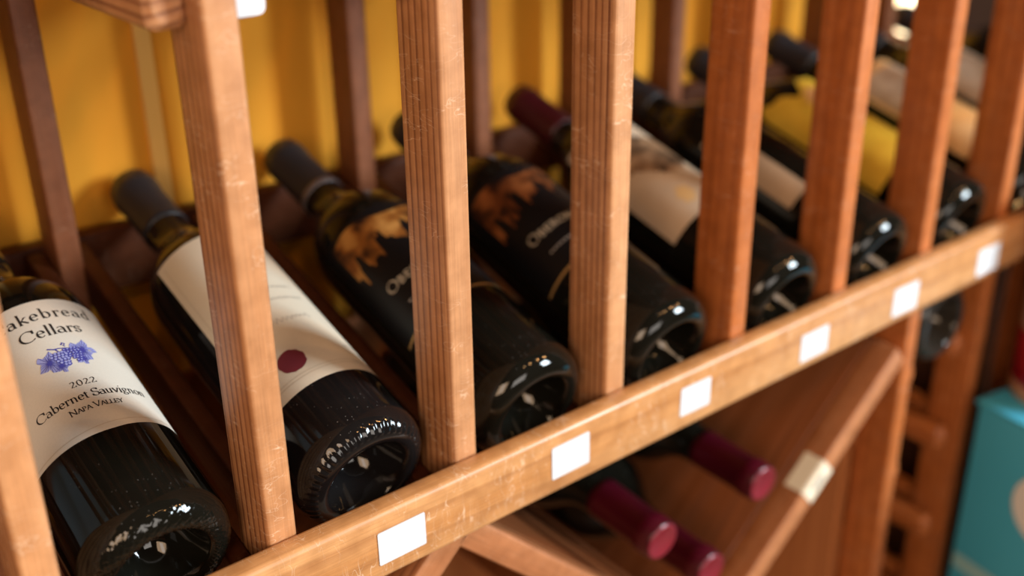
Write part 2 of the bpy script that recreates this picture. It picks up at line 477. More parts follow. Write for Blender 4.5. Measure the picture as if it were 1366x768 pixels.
def diag(p, q, thick, name='diagonal_board'):
    """deep board whose front edge's TOP line runs p -> q (x,z)."""
    p = Vector((p[0], 0, p[1])); q = Vector((q[0], 0, q[1]))
    d = (q - p); L = d.length; d.normalize()
    nrm = Vector((-d.z, 0, d.x))
    if nrm.z < 0: nrm = -nrm
    c = (p + q) / 2 - nrm * thick / 2
    y0, y1 = 0.20, 2.60
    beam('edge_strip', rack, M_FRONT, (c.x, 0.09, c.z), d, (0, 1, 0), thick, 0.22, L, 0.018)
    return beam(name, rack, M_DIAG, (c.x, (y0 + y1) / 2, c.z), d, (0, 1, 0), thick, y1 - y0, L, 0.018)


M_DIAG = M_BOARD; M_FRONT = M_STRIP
# bin walls: the X whose apex hides behind the rail at bay 2, and the boards that meet it
diag((2.02, -0.37), (5.00, -3.24), 0.165)
diag((5.80, -0.70), (3.50, -2.64), 0.165)
diag((2.00, -0.22), (-0.30, -2.38), 0.165)

# ------------------------------------------------------------------ stickers on the rail
TAGS = [(1.386, -0.098, 0.262, 0.180), (2.438, -0.080, 0.258, 0.190), (3.392, -0.092, 0.245, 0.178),
        (4.470, -0.118, 0.270, 0.185), (5.450, -0.106, 0.285, 0.200), (6.498, -0.109, 0.285, 0.205), (0.40, -0.10, 0.26, 0.18)]


def flat_mesh(polys):
    vs, fs = [], []
    for p in polys:
        b = len(vs); vs += [tuple(q) for q in p]; fs.append(tuple(range(b, b + len(p))))
    me = bpy.data.meshes.new('flat'); me.from_pydata(vs, [], fs); me.update()
    return me


def slab_mesh(w, h, t, r):
    pts = []
    for cx, cy, a0 in ((w / 2 - r, h / 2 - r, 0), (-w / 2 + r, h / 2 - r, 90), (-w / 2 + r, -h / 2 + r, 180), (w / 2 - r, -h / 2 + r, 270)):
        for k in range(4):
            a = math.radians(a0 + 30 * k); pts.append((cx + r * math.cos(a), cy + r * math.sin(a)))
    n = len(pts)
    vs = [(x, -t, y) for x, y in pts] + [(x, 0, y) for x, y in pts]
    fs = [tuple(range(n)), tuple(reversed(range(n, 2 * n)))] + [(i, i + n, (i + 1) % n + n, (i + 1) % n) for i in range(n)]
    me = bpy.data.meshes.new('slab'); me.from_pydata(vs, [], fs); me.update()
    return me


for k, (x, zt, w_, h_) in enumerate(TAGS):
    o = link('price_tag', slab_mesh(w_ * S, h_ * S, 0.0004, 0.0009), M_TAG)
    o.location = W(x + w_ / 2, -0.1318, zt - h_ / 2) - rack.location
    o.rotation_euler = (0, random.uniform(-0.02, 0.02), 0)
    o.parent = rack
    # a couple of faint pencil dashes on the paper
    pol = []
    for j in range(3):
        cx, cz = random.uniform(-0.05, 0.06) * S, (-0.03 + 0.03 * j) * S
        pol.append([(cx - 0.0018, 0, cz - 0.0003), (cx + 0.0018, 0, cz), (cx + 0.0018, 0, cz + 0.0005), (cx - 0.0018, 0, cz + 0.0002)])
    q = link('faint_mark', flat_mesh(pol), M_FAINTINK, o); q.location = (0, -0.0006, 0)


# white paper tag wrapped on the end of the right-hand upper rail of post 1
o = link('price_tag', slab_mesh(0.150 * S, 0.235 * S, 0.0005, 0.0035), M_TAG, rack)
o.location = W(1 - 0.010 + PW / 2 + 0.080, 0.104, 2.345) - rack.location

# ------------------------------------------------------------------ serif lettering (strokes drawn with a broad pen)
def arc(cx, cy, rx, ry, a0, a1, n=12):
    return [(cx + rx * math.cos(math.radians(a0 + (a1 - a0) * k / n)), cy + ry * math.sin(math.radians(a0 + (a1 - a0) * k / n))) for k in range(n + 1)]


SF = lambda x, y, w=0.09: ('s', x - w, x + w, y)
G = {  # (advance, strokes)
    'C': (0.74, [arc(.40, .35, .34, .355, 42, 318, 20), [(.655, .44), (.66, .68)], ]),
    'S': (0.50, [arc(.25, .525, .17, .165, 30, 270, 12) + arc(.25, .18, .19, .18, 90, -150, 12), [(.41, .52), (.42, .69)], [(.07, .01), (.06, .20)]]),
    'N': (0.76, [[(.14, 0), (.14, .68)], [(.13, .69), (.60, .01)], [(.61, 0), (.61, .7)], SF(.14, 0), SF(.10, .7), SF(.61, .7)]),
    'A': (0.66, [[(.07, 0), (.33, .70)], [(.33, .72), (.60, 0)], [(.17, .25), (.48, .25)], SF(.07, 0, .07), SF(.60, 0, .09)]),
    'P': (0.56, [[(.14, 0), (.14, .7)], [(.14, .69)] + arc(.25, .515, .20, .175, 90, -90) + [(.14, .34)], SF(.14, 0), SF(.10, .7, .05)]),
    'V': (0.66, [[(.07, .7), (.34, 0)], [(.34, 0), (.60, .7)], SF(.08, .7), SF(.60, .7, .07)]),
    'L': (0.56, [[(.14, 0), (.14, .7)], [(.10, .01), (.50, .01)], [(.50, .0), (.52, .16)], SF(.14, .7)]),
    'E': (0.58, [[(.14, 0), (.14, .7)], [(.10, .01), (.50, .01)], [(.10, .69), (.48, .69)], [(.14, .36), (.40, .36)], [(.50, 0), (.52, .15)], [(.48, .7), (.48, .57)], [(.40, .29), (.40, .43)]]),
    'Y': (0.64, [[(.07, .7), (.32, .32)], [(.32, .32), (.57, .7)], [(.32, 0), (.32, .34)], SF(.08, .7), SF(.57, .7, .07), SF(.32, 0)]),
    'O': (0.78, [arc(.39, .35, .33, .355, 0, 360, 24)]),
    'B': (0.60, [[(.14, 0), (.14, .7)], [(.14, .69)] + arc(.26, .525, .16, .165, 90, -90) + [(.14, .36)], [(.14, .36)] + arc(.28, .18, .20, .18, 90, -90) + [(.14, 0)], SF(.09, 0, .05), SF(.09, .7, .05)]),
    'R': (0.64, [[(.14, 0), (.14, .7)], [(.14, .69)] + arc(.25, .53, .18, .16, 90, -90) + [(.14, .37)], [(.28, .37), (.58, .0)], SF(.14, 0), SF(.10, .7, .05)]),
    'a': (0.46, [arc(.20, .32, .13, .12, 160, 20, 8) + [(.34, .30), (.34, .02)], arc(.20, .135, .135, .125, 60, 330, 12), [(.33, .02), (.42, .01)]]),
    'k': (0.50, [[(.13, 0), (.13, .74)], [(.13, .18), (.38, .43)], [(.20, .25), (.45, .0)], SF(.13, 0, .08), SF(.10, .74, .04), SF(.38, .43, .07)]),
    'e': (0.45, [[(.09, .25), (.36, .25)], [(.365, .25)] + arc(.225, .225, .15, .22, 10, 320, 18)]),
    'b': (0.52, [[(.13, 0), (.13, .74)], arc(.27, .22, .155, .215, 150, -150, 16), SF(.09, .74, .05)]),
    'd': (0.52, [[(.38, 0), (.38, .74)], arc(.24, .22, .155, .215, 30, 330, 16), SF(.34, .74, .05), SF(.42, 0, .04)]),
    'r': (0.38, [[(.13, 0), (.13, .44)], [(.13, .30)] + arc(.25, .32, .10, .12, 140, 50, 6), [(.31, .41), (.33, .35)], SF(.13, 0, .08), SF(.10, .44, .04)]),
    'l': (0.27, [[(.13, 0), (.13, .74)], SF(.13, 0, .08), SF(.10, .74, .04)]),
    'i': (0.27, [[(.13, 0), (.13, .44)], SF(.13, 0, .08), SF(.10, .44, .04), [(.12, .60), (.14, .66)], [(.11, .63), (.16, .63)]]),
    's': (0.36, [arc(.18, .335, .11, .105, 30, 270, 10) + arc(.18, .115, .12, .115, 90, -150, 10), [(.29, .32), (.29, .43)], [(.06, .02), (.06, .14)]]),
    'u': (0.52, [[(.12, .44), (.12, .16)] + arc(.24, .14, .12, .13, 180, 340, 8), [(.37, 0), (.37, .44)], SF(.09, .44, .04), SF(.34, .44, .04), SF(.41, 0, .04)]),
    'v': (0.46, [[(.06, .44), (.23, 0)], [(.23, 0), (.40, .44)], SF(.07, .44, .06), SF(.40, .44, .05)]),
    'g': (0.46, [arc(.21, .30, .125, .135, 0, 360, 16), [(.30, .40), (.42, .42)], arc(.21, -.08, .16, .10, 0, 360, 16), [(.12, .18), (.12, .05), (.28, .03)]]),
    'n': (0.54, [[(.13, 0), (.13, .44)], [(.13, .28)] + arc(.26, .29, .12, .14, 150, 0, 8) + [(.38, .28), (.38, 0)], SF(.13, 0, .07), SF(.10, .44, .04), SF(.39, 0, .07)]),
    'o': (0.47, [arc(.235, .22, .165, .22, 0, 360, 20)]),
    't': (0.33, [[(.14, .58), (.14, .08)] + arc(.22, .08, .08, .08, 180, 300, 6), [(.03, .44), (.28, .44)]]),
    '2': (0.48, [arc(.22, .50, .15, .18, 160, -20, 12) + [(.06, .02)], [(.05, .03), (.42, .03)], [(.42, .0), (.44, .12)]]),
    '0': (0.50, [arc(.25, .35, .19, .34, 0, 360, 20)]),
    ' ': (0.26, []),
}


def text_strips(txt, thick=0.085, thin=0.028, small=None, track=0.0):
    """list of quads-strips [(pts_left, pts_right)] in em units plus total width."""
    x = 0; out = []
    for ch in txt:
        sc = 1.0
        key = ch
        if small and ch.islower(): key = ch.upper(); sc = small
        adv, st = G[key]
        for q in st:
            if q[0] == 's':
                a, b, y = q[1], q[2], q[3]
                q = [(a, y), (b, y)]; fixed = thin * 1.15
            else:
                fixed = None
            pl, pr = [], []
            for k, p in enumerate(q):
                a = q[max(k - 1, 0)]; b = q[min(k + 1, len(q) - 1)]
                dx, dy = b[0] - a[0], b[1] - a[1]; L = math.hypot(dx, dy) or 1
                dx /= L; dy /= L
                # broad pen: down strokes and left-top to right-bottom diagonals are heavy
                c = abs(dx * math.sin(math.radians(20)) - dy * math.cos(math.radians(20)))
                wd = fixed or (thin + (thick - thin) * max(0, c) ** 1.6)
                wd /= (sc if not fixed else sc)
                pl.append(((x + (p[0] - dy * wd / 2) * sc), (p[1] + dx * wd / 2) * sc))
                pr.append(((x + (p[0] + dy * wd / 2) * sc), (p[1] - dx * wd / 2) * sc))
            out.append((pl, pr))
        x += (adv + track) * sc
    return out, x


# ------------------------------------------------------------------ bottles
PROFILE = [  # (s, r) in millimetres for a tall claret bottle, from the punt to the lip
    (30, 0.0), (29.6, 4), (28, 8), (24.5, 12.5), (18, 17), (10, 20.5), (4, 22.8), (1.2, 24.2), (0.2, 26.0), (0.0, 28.0),
    (0.5, 30.2), (1.8, 32.6), (4.2, 35.2), (8.0, 37.4), (12.5, 38.3), (20, 38.5), (60, 38.5), (120, 38.4), (172, 38.3), (182, 37.6),
    (191, 35.6), (199, 32.0), (206, 27.4), (212, 22.8), (218, 19.0), (225, 16.4), (234, 15.2), (250, 14.7), (268, 14.4),
    (286, 14.2), (287, 15.2), (294, 15.2), (295.5, 14.4), (300, 14.2), (300, 0.0)]


def lathe(prof, n=72, name='lathe', mod=None):
    vs, fs, idx = [], [], []
    for k, (s, r) in enumerate(prof):
        if r <= 1e-6:
            idx.append([len(vs)]); vs.append((0, 0, s / 1000)); continue
        row = []
        for i in range(n):
            a = 2 * math.pi * i / n
            ss, rr = (mod(s, r, i) if mod else (s, r))
            row.append(len(vs)); vs.append((rr / 1000 * math.cos(a), rr / 1000 * math.sin(a), ss / 1000))
        idx.append(row)
    for a, b in zip(idx[:-1], idx[1:]):
        if len(a) == 1 and len(b) == 1: continue
        for i in range(n):
            j = (i + 1) % n
            if len(a) == 1: fs.append((a[0], b[j], b[i]))
            elif len(b) == 1: fs.append((a[i], a[j], b[0]))
            else: fs.append((a[i], a[j], b[j], b[i]))
    me = bpy.data.meshes.new(name); me.from_pydata(vs, [], fs); me.update()
    bm = bmesh.new(); bm.from_mesh(me); bmesh.ops.recalc_face_normals(bm, faces=bm.faces); bm.to_mesh(me); bm.free()
    for p in me.polygons: p.use_smooth = True
    return me


def knurl(s, r, i):
    # stippled ring moulded on the bearing edge
    if 1.0 < s < 6 and 30 < r < 36:
        return s - (0.55 if i % 4 < 2 else -0.25), r
    return s, r


def zigzag(s, r, i):
    if s < 7 and 25.5 < r < 36.5:
        ph = (i % 6) / 6.0
        tri = abs(ph - 0.5) * 2
        return s - 0.9 * abs(math.sin(r * 1.1 + tri * 3.1)), r
    return s, r


def catmull(pts, n):
    out = []
    for k in range(len(pts) - 1):
        p0, p1, p2, p3 = pts[max(k - 1, 0)], pts[k], pts[k + 1], pts[min(k + 2, len(pts) - 1)]
        for q in range(n):
            t = q / n
            out.append(tuple(0.5 * (2 * b + (c - a) * t + (2 * a - 5 * b + 4 * c - d) * t * t + (3 * b - a - 3 * c + d) * t ** 3) for a, b, c, d in zip(p0, p1, p2, p3)))
    out.append(pts[-1])
    return out


_k = [p[0] for p in PROFILE].index(20)
FINE = catmull(PROFILE[:_k + 1], 4)
FINE[0] = (30, 0.0)
FINE = [(a, max(b, 0.0)) for a, b in FINE] + PROFILE[_k + 1:_k + 4] + catmull(PROFILE[_k + 3:-6], 2)[1:] + PROFILE[-6:]


BODY_KN = lathe(FINE, 192, 'bottle_knurled', knurl)
BODY_ZZ = lathe(FINE, 216, 'bottle_zigzag', zigzag)
BODY = lathe(FINE, 96, 'bottle_plain')


def cyl_pt(phi, s, r):
    """point on the bottle skin: phi from the top (bottle-local +Y is up), s metres from base."""
    return (-r * math.sin(phi), r * math.cos(phi), s)


# bottle local frame: z = axis towards neck, y = up side, x: chosen so that +phi is world +X
def curved_patch(name, parent, m, phi0, phi1, s0, s1, r, n=28, ns=6, edge=None):
    vs, fs = [], []
    for j in range(ns + 1):
        for i in range(n + 1):
            u = i / n; v = j / ns
            phi = phi0 + (phi1 - phi0) * u
            lo, hi = (edge(u) if edge else (s0, s1))
            vs.append(cyl_pt(phi, lo + (hi - lo) * v, r))
    for j in range(ns):
        for i in range(n):
            a = j * (n + 1) + i
            fs.append((a, a + n + 1, a + n + 2, a + 1))
    me = bpy.data.meshes.new(name); me.from_pydata(vs, [], fs); me.update()
    bm = bmesh.new(); bm.from_mesh(me)
    for f in bm.faces:
        c = f.calc_center_median()
        if f.normal.x * c.x + f.normal.y * c.y < 0: f.normal_flip()
    bm.to_mesh(me); bm.free()
    for p in me.polygons: p.use_smooth = True
    return link(name, me, m, parent)


def wrap_polys(name, parent, m, polys, r, phic, sc_):
    """polys in (u,v) metres, u to the right, v to the neck, centred at phic / s = sc_."""
    vs, fs = [], []
    for p in polys:
        b = len(vs)
        vs += [cyl_pt(phic + u / r, sc_ + v, r) for u, v in p]
        fs.append(tuple(range(b, b + len(p))))
    me = bpy.data.meshes.new(name); me.from_pydata(vs, [], fs); me.update()
    return link(name, me, m, parent)


def text_polys(txt, em, cx, cy, rot=0.0, thick=0.085, thin=0.028, small=None, track=0.0, align='c', slant=0.0, width=None):
    if width:      # open the letter spacing until the line has the wanted width
        w0 = text_strips(txt, thick, thin, small, 0.0)[1]
        w1 = text_strips(txt, thick, thin, small, 1.0)[1]
        track = (width / em - w0) / (w1 - w0)
    st, wd = text_strips(txt, thick, thin, small, track)
    off = wd / 2 if align == 'c' else 0
    out = []
    for pl, pr in st:
        for k in range(len(pl) - 1):
            q = [pl[k], pl[k + 1], pr[k + 1], pr[k]]
            out.append([(((x - off) + slant * y) * em + cx, y * em + cy) for x, y in q])
    if rot:
        c, s = math.cos(rot), math.sin(rot)
        out = [[(cx + (x - cx) * c - (y - cy) * s, cy + (x - cx) * s + (y - cy) * c) for x, y in q] for q in out]
    return out


def disc(cx, cy, r, n=12, jag=0.0):
    return [(cx + r * (1 + jag * random.uniform(-1, 1)) * math.cos(2 * math.pi * k / n), cy + r * (1 + jag * random.uniform(-1, 1)) * math.sin(2 * math.pi * k / n)) for k in range(n)]


def round_patch(cx, cy, rx, ry=None, n=24, rings=5, jag=0.0):
    ry = ry or rx
    k_ = [1 + jag * random.uniform(-1, 1) for _ in range(n)]
    P_ = lambda j, i: (cx + rx * j / rings * k_[i % n] * math.cos(2 * math.pi * i / n), cy + ry * j / rings * k_[i % n] * math.sin(2 * math.pi * i / n))
    out = []
    for j in range(rings):
        for i in range(n):
            if j == 0: out.append([(cx, cy), P_(1, i), P_(1, i + 1)])
            else: out.append([P_(j, i), P_(j + 1, i), P_(j + 1, i + 1), P_(j, i + 1)])
    return out


def stroke(pts, w0, w1=None):
    w1 = w0 if w1 is None else w1
    out = []
    L = []
    for k, p in enumerate(pts):
        a = pts[max(k - 1, 0)]; b = pts[min(k + 1, len(pts) - 1)]
        dx, dy = b[0] - a[0], b[1] - a[1]; l_ = math.hypot(dx, dy) or 1
        w = w0 + (w1 - w0) * k / (len(pts) - 1)
        L.append(((p[0] - dy / l_ * w / 2, p[1] + dx / l_ * w / 2), (p[0] + dy / l_ * w / 2, p[1] - dx / l_ * w / 2)))
    for k in range(len(L) - 1):
        out.append([L[k][0], L[k + 1][0], L[k + 1][1], L[k][1]])
    return out


RB = 0.0386      # label radius


def bottle(c, axis, label, me=BODY, gm=M_GLASS, cap=M_CAPBLACK, cap_len=58, roll=0.0, rad=1.0, group=None, cat='wine bottle', captop=None, band=None, bs=1.0):
    """c = base centre in rack units; axis = world direction base -> neck."""
    root = empty('wine_bottle')
    z = Vector(axis).normalized()
    x = Vector((1, 0, 0)); x = (x - z * x.dot(z)).normalized()
    y = z.cross(x)
    if y.z < 0:
        x = -x; y = z.cross(x)
    q = Quaternion(z, roll)
    x = q @ x; y = q @ y
    mm = Matrix((x, y, z)).transposed().to_4x4(); mm.translation = W(*c)
    root.matrix_world = mm @ Matrix.Scale(bs, 4)
    tag(root, label, cat, group)
    b = link('glass_body', me if not me.materials else me.copy(), None, root)
    if me.materials and b.data is not me: b.data.materials.clear()
    b.data.materials.append(gm)
    b.scale = (rad, rad, 1)
    # capsule
    c0 = 300.6 - cap_len
    prof = [(c0, 14.9), (c0 + 0.1, 15.5), (c0 + 6, 15.3), (285, 15.0), (286.4, 15.9), (294.4, 15.9), (296, 15.1), (299.6, 14.9), (300.7, 14.2), (300.9, 12.2), (300.5, 11.6), (300.5, 0)]
    cp = link('capsule', lathe(prof, 48, 'capsule'), cap, root)
    if captop:
        link('capsule_top', lathe([(300.6, 13.9), (301.3, 13.4), (301.4, 11.9), (300.9, 11.2), (300.9, 0)], 40, 'capsule_top'), captop, cp)
    if band:
        link('capsule_band', lathe([(c0 - 0.3, 15.6), (c0 - 0.1, 15.9), (c0 + 5, 15.8), (c0 + 5.2, 15.4)], 48, 'band'), band, cp)
    return root


def dg(a): return math.radians(a)


# the display row; base centres fitted to the photograph
BS = 1.035
P_B = {0: (0.500, 0.220, 0.030), 1: (1.522, 0.226, 0.030), 2: (2.530, 0.195, 0.025), 3: (3.475, 0.130, 0.060), 4: (4.490, 0.120, 0.060),
       5: (5.470, 0.120, 0.060), 6: (6.460, 0.120, 0.060), 7: (7.470, 0.120, 0.060)}
for k_ in P_B:
    P_B[k_] = tuple(Vector(P_B[k_]) - 0.10 * TA)


class _SU:      # label heights were measured from the old base plane
    def __rmul__(self, v):
        return (v + 0.10) * S / BS


SU = _SU()

# --- bottle 0 : ivory label with blue grapes
b0 = bottle(P_B[0], TA, bs=BS, label='black wine bottle with ivory label and blue grape emblem, nearest the viewer', me=BODY_ZZ, gm=M_GLASS, cap=M_GLASS)
lab = curved_patch('front_label', b0, M_LABEL, dg(-76), dg(84), 0.452 * SU, 1.405 * SU, RB, 44, 4,
                   edge=lambda u: ((0.475 - 0.028 * (1 - abs(2 * u - 1))) * SU, 1.405 * SU))
RT = RB + 0.00012
for txt, em_, wd_, ph_, s_, sm_ in (('Cakebread', 0.0118, 0.0555, 4.5, 1.262, None), ('Cellars', 0.0118, 0.0320, 3.5, 1.135, None), ('2022', 0.0060, 0.0134, 3.5, 0.755, None),
                                    ('Cabernet Sauvignon', 0.0079, 0.0590, 4.5, 0.668, None), ('Napa Valley', 0.0056, 0.0268, 2.5, 0.598, 0.76)):
    pol = text_polys(txt, em_, 0, 0, thick=0.105, thin=0.036, small=sm_, width=wd_)
    wrap_polys('label_lettering', lab, M_BLACKINK, pol, RT, dg(ph_), s_ * SU)
pol = []
for k in range(30):
    u0 = -0.050 + k * 0.1 / 30; u1 = u0 + 0.1 / 30
    pol.append([(u0, 0), (u1, 0), (u1, 0.0003), (u0, 0.0003)])
wrap_polys('embossed_line', lab, M_EMBOSS, pol, RT, dg(4), 0.487 * SU)


def grapes():
    dark, pale = [], []
    rr = random.Random(7)
    # leaves
    for cx, cy, s, sgn in ((-0.0105, -0.0010, 0.0085, -1), (0.0125, 0.0030, 0.0090, 1), (-0.0050, -0.0065, 0.0055, -1), (0.0095, -0.0045, 0.0050, 1)):
        for ly, col, k2 in ((0, pale, 1.0), (1, dark, 1.0)):
            n = 26; pts = []
            for k in range(n):
                a = 2 * math.pi * k / n
                r = s * (0.78 + 0.20 * math.cos(5 * a + 0.6) + (0.07 if k % 2 else -0.05))
                pts.append((cx + r * math.cos(a), cy + r * math.sin(a) * 1.1))
            if ly == 0:
                for k in range(n): col.append([(cx, cy), pts[k], pts[(k + 1) % n]])
            else:
                for k in range(0, n):
                    p = pts[k]
                    if rr.random() < 0.95:
                        dark.extend(stroke([(cx, cy), ((cx + p[0]) / 2 + rr.uniform(-.0002, .0002), (cy + p[1]) / 2), (cx + (p[0] - cx) * 0.97, cy + (p[1] - cy) * 0.97)], 0.00042, 0.00022))
    # stem
    for pts in ([(-0.0075, 0.0098), (-0.004, 0.0080), (-0.001, 0.0078), (0.003, 0.0068), (0.006, 0.0055)], [(-0.0035, 0.0082), (-0.0022, 0.0055), (-0.0030, 0.0030)], [(0.0015, 0.0100), (0.0028, 0.0118), (0.0040, 0.0104), (0.0026, 0.0092), (0.0036, 0.0082)]):
        dark.extend(stroke(pts, 0.0010, 0.0005))
    return dark, pale


dk, pl = grapes()
ES = 0.80
dk = [[(x * ES, y * ES * 1.15) for x, y in q] for q in dk]
pl = [[(x * ES, y * ES * 1.15) for x, y in q] for q in pl]
EPH = 2.5
emb = wrap_polys('grape_emblem', lab, M_BLUE2, pl, RT, dg(EPH), 0.965 * SU)
wrap_polys('grape_lines', emb, M_BLUE, dk, RT + 0.00008, dg(EPH), 0.965 * SU)
dd, ll = [], []
rg = random.Random(3)
for cx, cy, cols in ((-0.0035, 0.0010, [4, 5, 4, 4, 3, 2]), (0.0050, 0.0025, [4, 5, 5, 4, 3, 2])):
    for j, n in enumerate(cols):
        for k in range(n):
            x = cx + (k - (n - 1) / 2) * 0.00225 + j * 0.0005 + rg.uniform(-.0002, .0002); y = cy + 0.0030 - j * 0.0021 + rg.uniform(-.0002, .0002)
            dd.append(disc(x, y, 0.00128, 12)); ll.append(disc(x - 0.0002, y + 0.0002, 0.00092 if cx < 0 else 0.0006, 8))
dd = [[(x * ES, y * ES * 1.15) for x, y in q] for q in dd]
ll = [[(x * ES, y * ES * 1.15) for x, y in q] for q in ll]
wrap_polys('grape_discs', emb, M_BLUE, dd, RT + 0.00014, dg(EPH), 0.965 * SU)
wrap_polys('grape_lights', emb, M_BLUE2, ll, RT + 0.00020, dg(EPH), 0.965 * SU)

# --- bottle 1 : long warm-white label with a round red seal
b1 = bottle(P_B[1], TA, bs=BS, label='dusty black wine bottle whose long cream label bears a round dark red seal', me=BODY_KN, gm=M_GLASS2)
lab = curved_patch('front_label', b1, M_LABELW, dg(-60), dg(88), 0.305 * SU, 1.56 * SU, RB, 44, 4)
for s_ in (0.365, 0.385):
    pol = []
    for k in range(30):
        u0 = -0.046 + k * 0.098 / 30; u1 = u0 + 0.098 / 30
        pol.append([(u0, 0), (u1, 0), (u1, 0.00035), (u0, 0.00035)])
    wrap_polys('label_line', lab, M_EMBOSS, pol, RT, dg(8), s_ * SU)
pol = stroke([(-0.0, 0), (-0.0, 0.130)], 0.0004)
wrap_polys('label_line', lab, M_EMBOSS, pol, RT, dg(-53), 0.36 * SU)
wrap_polys('round_seal', lab, M_WAX, round_patch(0, 0, 0.0080, jag=0.04), RT, dg(-18), 0.485 * SU)
rs = random.Random(11)


def scribble(w, h, n, rs):
    pts = []
    for k in range(n + 1):
        pts.append((-w / 2 + w * k / n + rs.uniform(-.3, .3) * w / n, (h / 2) * (1 if k % 2 else -1) * rs.uniform(.2, 1)))
    return stroke(pts, 0.0005)


for (ph, s_, w_, h_, n_) in ((12, 1.02, 0.026, 0.0030, 22), (8, 0.92, 0.034, 0.0034, 30), (2, 0.76, 0.030, 0.0050, 20), (50, 0.52, 0.020, 0.0040, 14), (54, 0.455, 0.016, 0.0016, 16), (10, 1.30, 0.030, 0.0060, 18)):
    wrap_polys('handwritten_line', lab, M_GREYINK, scribble(w_, h_, n_, rs), RT, dg(ph), s_ * SU)


# --- bottles 2 and 3 : black labels with gold woodland print
def black_label_bottle(k, label, art, capm, band, text_phi):
    b = bottle(P_B[k], TA, label, BODY, bs=BS, gm=M_GLASS, cap=capm, cap_len=62, band=band)
    m = mat('black_label_paper', (0.004, 0.0035, 0.004), 0.42, 0.3)
    lb = curved_patch('front_label', b, m, dg(-85), dg(85), 0.56 * SU, 1.46 * SU, RB, 40, 3)

    rr = random.Random(k)
    jag = [rr.uniform(0, 1) for _ in range(80)]

    def edge(u):
        j = int(u * 40)
        base = 1.02 + 0.16 * u + 0.10 * jag[j % 80] + (0.12 if (j // 3) % 3 == 1 else 0)
        return base * SU, (1.40 + 0.03 * math.sin(u * 9)) * SU
    curved_patch('woodland_print', lb, art, dg(-72), dg(58), 0, 0, RT, 80, 3, edge=edge)
    pol = text_polys('Oberon', 0.0112, 0, 0, thick=0.13, thin=0.06, small=0.72, track=0.06, align='l')
    wrap_polys('label_lettering', lb, M_GREYWHITE, pol, RT, dg(text_phi), 0.860 * SU)
    pol = []
    for j in range(9):
        pol += stroke([(j * 0.0032, 0), (j * 0.0032 + 0.0018, 0)], 0.0016)
    wrap_polys('small_print', lb, M_GREYINK, pol, RT, dg(text_phi + 8), 0.74 * SU)
    pol = []
    for j in range(40):
        u0 = -0.057 + j * 0.114 / 40; u1 = u0 + 0.114 / 40
        pol.append([(u0, 0), (u1, 0), (u1, 0.0018), (u0, 0.0018)])
    wrap_polys('gold_line', lb, M_GOLDLINE, pol, RT, 0, 0.575 * SU)
    return b


black_label_bottle(2, 'black labelled bottle with bright golden tree print, behind the second full post', M_ARTGOLD, M_CAPBLACK, M_CAPGREY, -58)
black_label_bottle(3, 'black labelled bottle with dull rust-brown tree print, left of the third post', M_ARTRUST, M_CAPBLACK, None, -56)

# --- bottle 4 : cream label with brown landscape, dark red capsule
b4 = bottle(P_B[4], TA, bs=BS, label='wine bottle with dark red neck and cream label showing a brown landscape', me=BODY, gm=M_GLASS, cap=M_CAPRED, cap_len=62)
lab = curved_patch('front_label', b4, M_SANDLABEL, dg(-74), dg(74), 0.60 * SU, 1.66 * SU, RB, 40, 4)
jg = [random.uniform(0, 1) for _ in range(60)]
curved_patch('landscape_print', lab, M_ARTLAND, dg(-70), dg(34), 0, 0, RT, 50, 3, edge=lambda u: ((1.05 + 0.10 * math.sin(u * 7) + 0.04 * jg[int(u * 50)]) * SU, (1.44 + 0.05 * math.sin(u * 5)) * SU))
wrap_polys('ochre_corner', lab, M_OCHREFADE, round_patch(0, 0, 0.006, 0.009, jag=0.2), RT, dg(-22), 0.78 * SU)
wrap_polys('ridge_line', lab, M_TANLABEL, stroke([(-0.012, -0.006), (-0.004, 0.0), (0.004, 0.005), (0.012, 0.012)], 0.0018, 0.001), RT, dg(-5), 0.90 * SU)

# --- bottle 5 : narrow tan strip label
b5 = bottle(P_B[5], TA, bs=BS, label='dark wine bottle with only a narrow tan side label, between fourth and fifth posts', me=BODY, gm=M_GLASS)
curved_patch('side_label', b5, M_TANLABEL, dg(-64), dg(-30), 0.50 * SU, 1.35 * SU, RB, 20, 3)

# --- bottle 6 : tall mottled yellow label with wavy top
b6 = bottle(P_B[6], TA, bs=BS, label='dark wine bottle wearing a tall mottled yellow label with a wavy top', me=BODY, gm=M_GLASS)
lab = curved_patch('front_label', b6, M_YELLOW, dg(-80), dg(70), 0, 0, RB, 60, 4, edge=lambda u: (0.42 * SU, (1.52 + 0.07 * math.sin(u * 14) + 0.03 * math.sin(u * 31)) * SU))
curved_patch('orange_print', lab, M_ORANGELABEL, dg(-30), dg(6), 0, 0, RT, 20, 2, edge=lambda u: (1.30 * SU, (1.32 + 0.13 * math.sin(u * math.pi)) * SU))  # orange-cream patch printed near the wavy top

# --- bottle 7, 8
b7 = bottle(P_B[7], TA, bs=BS, label='dark wine bottle with orange and cream label, right of the yellow-labelled one', me=BODY, gm=M_GLASS)
lab = curved_patch('front_label', b7, M_ORANGELABEL, dg(-66), dg(70), 0.36 * SU, 1.55 * SU, RB, 36, 3)
curved_patch('brown_band', lab, M_BROWNLABEL, dg(-60), dg(26), 0.98 * SU, 1.45 * SU, RT, 30, 2)
b8 = bottle((8.47, 0.03, 0.03), TA, bs=BS, label='dark wine bottle with brown label and light painted along its right edge, between sixth and seventh posts')
bottle((9.47, 0.03, 0.03), TA, bs=BS, label='unlabelled black wine bottle, farthest along the top row')
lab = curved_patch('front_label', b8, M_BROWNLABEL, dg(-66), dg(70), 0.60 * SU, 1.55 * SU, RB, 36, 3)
curved_patch('painted_sheen_band', lab, M_LABELW, dg(10), dg(66), 0.62 * SU, 1.52 * SU, RT, 20, 2)  # light along the label's right edge, painted as a pale band

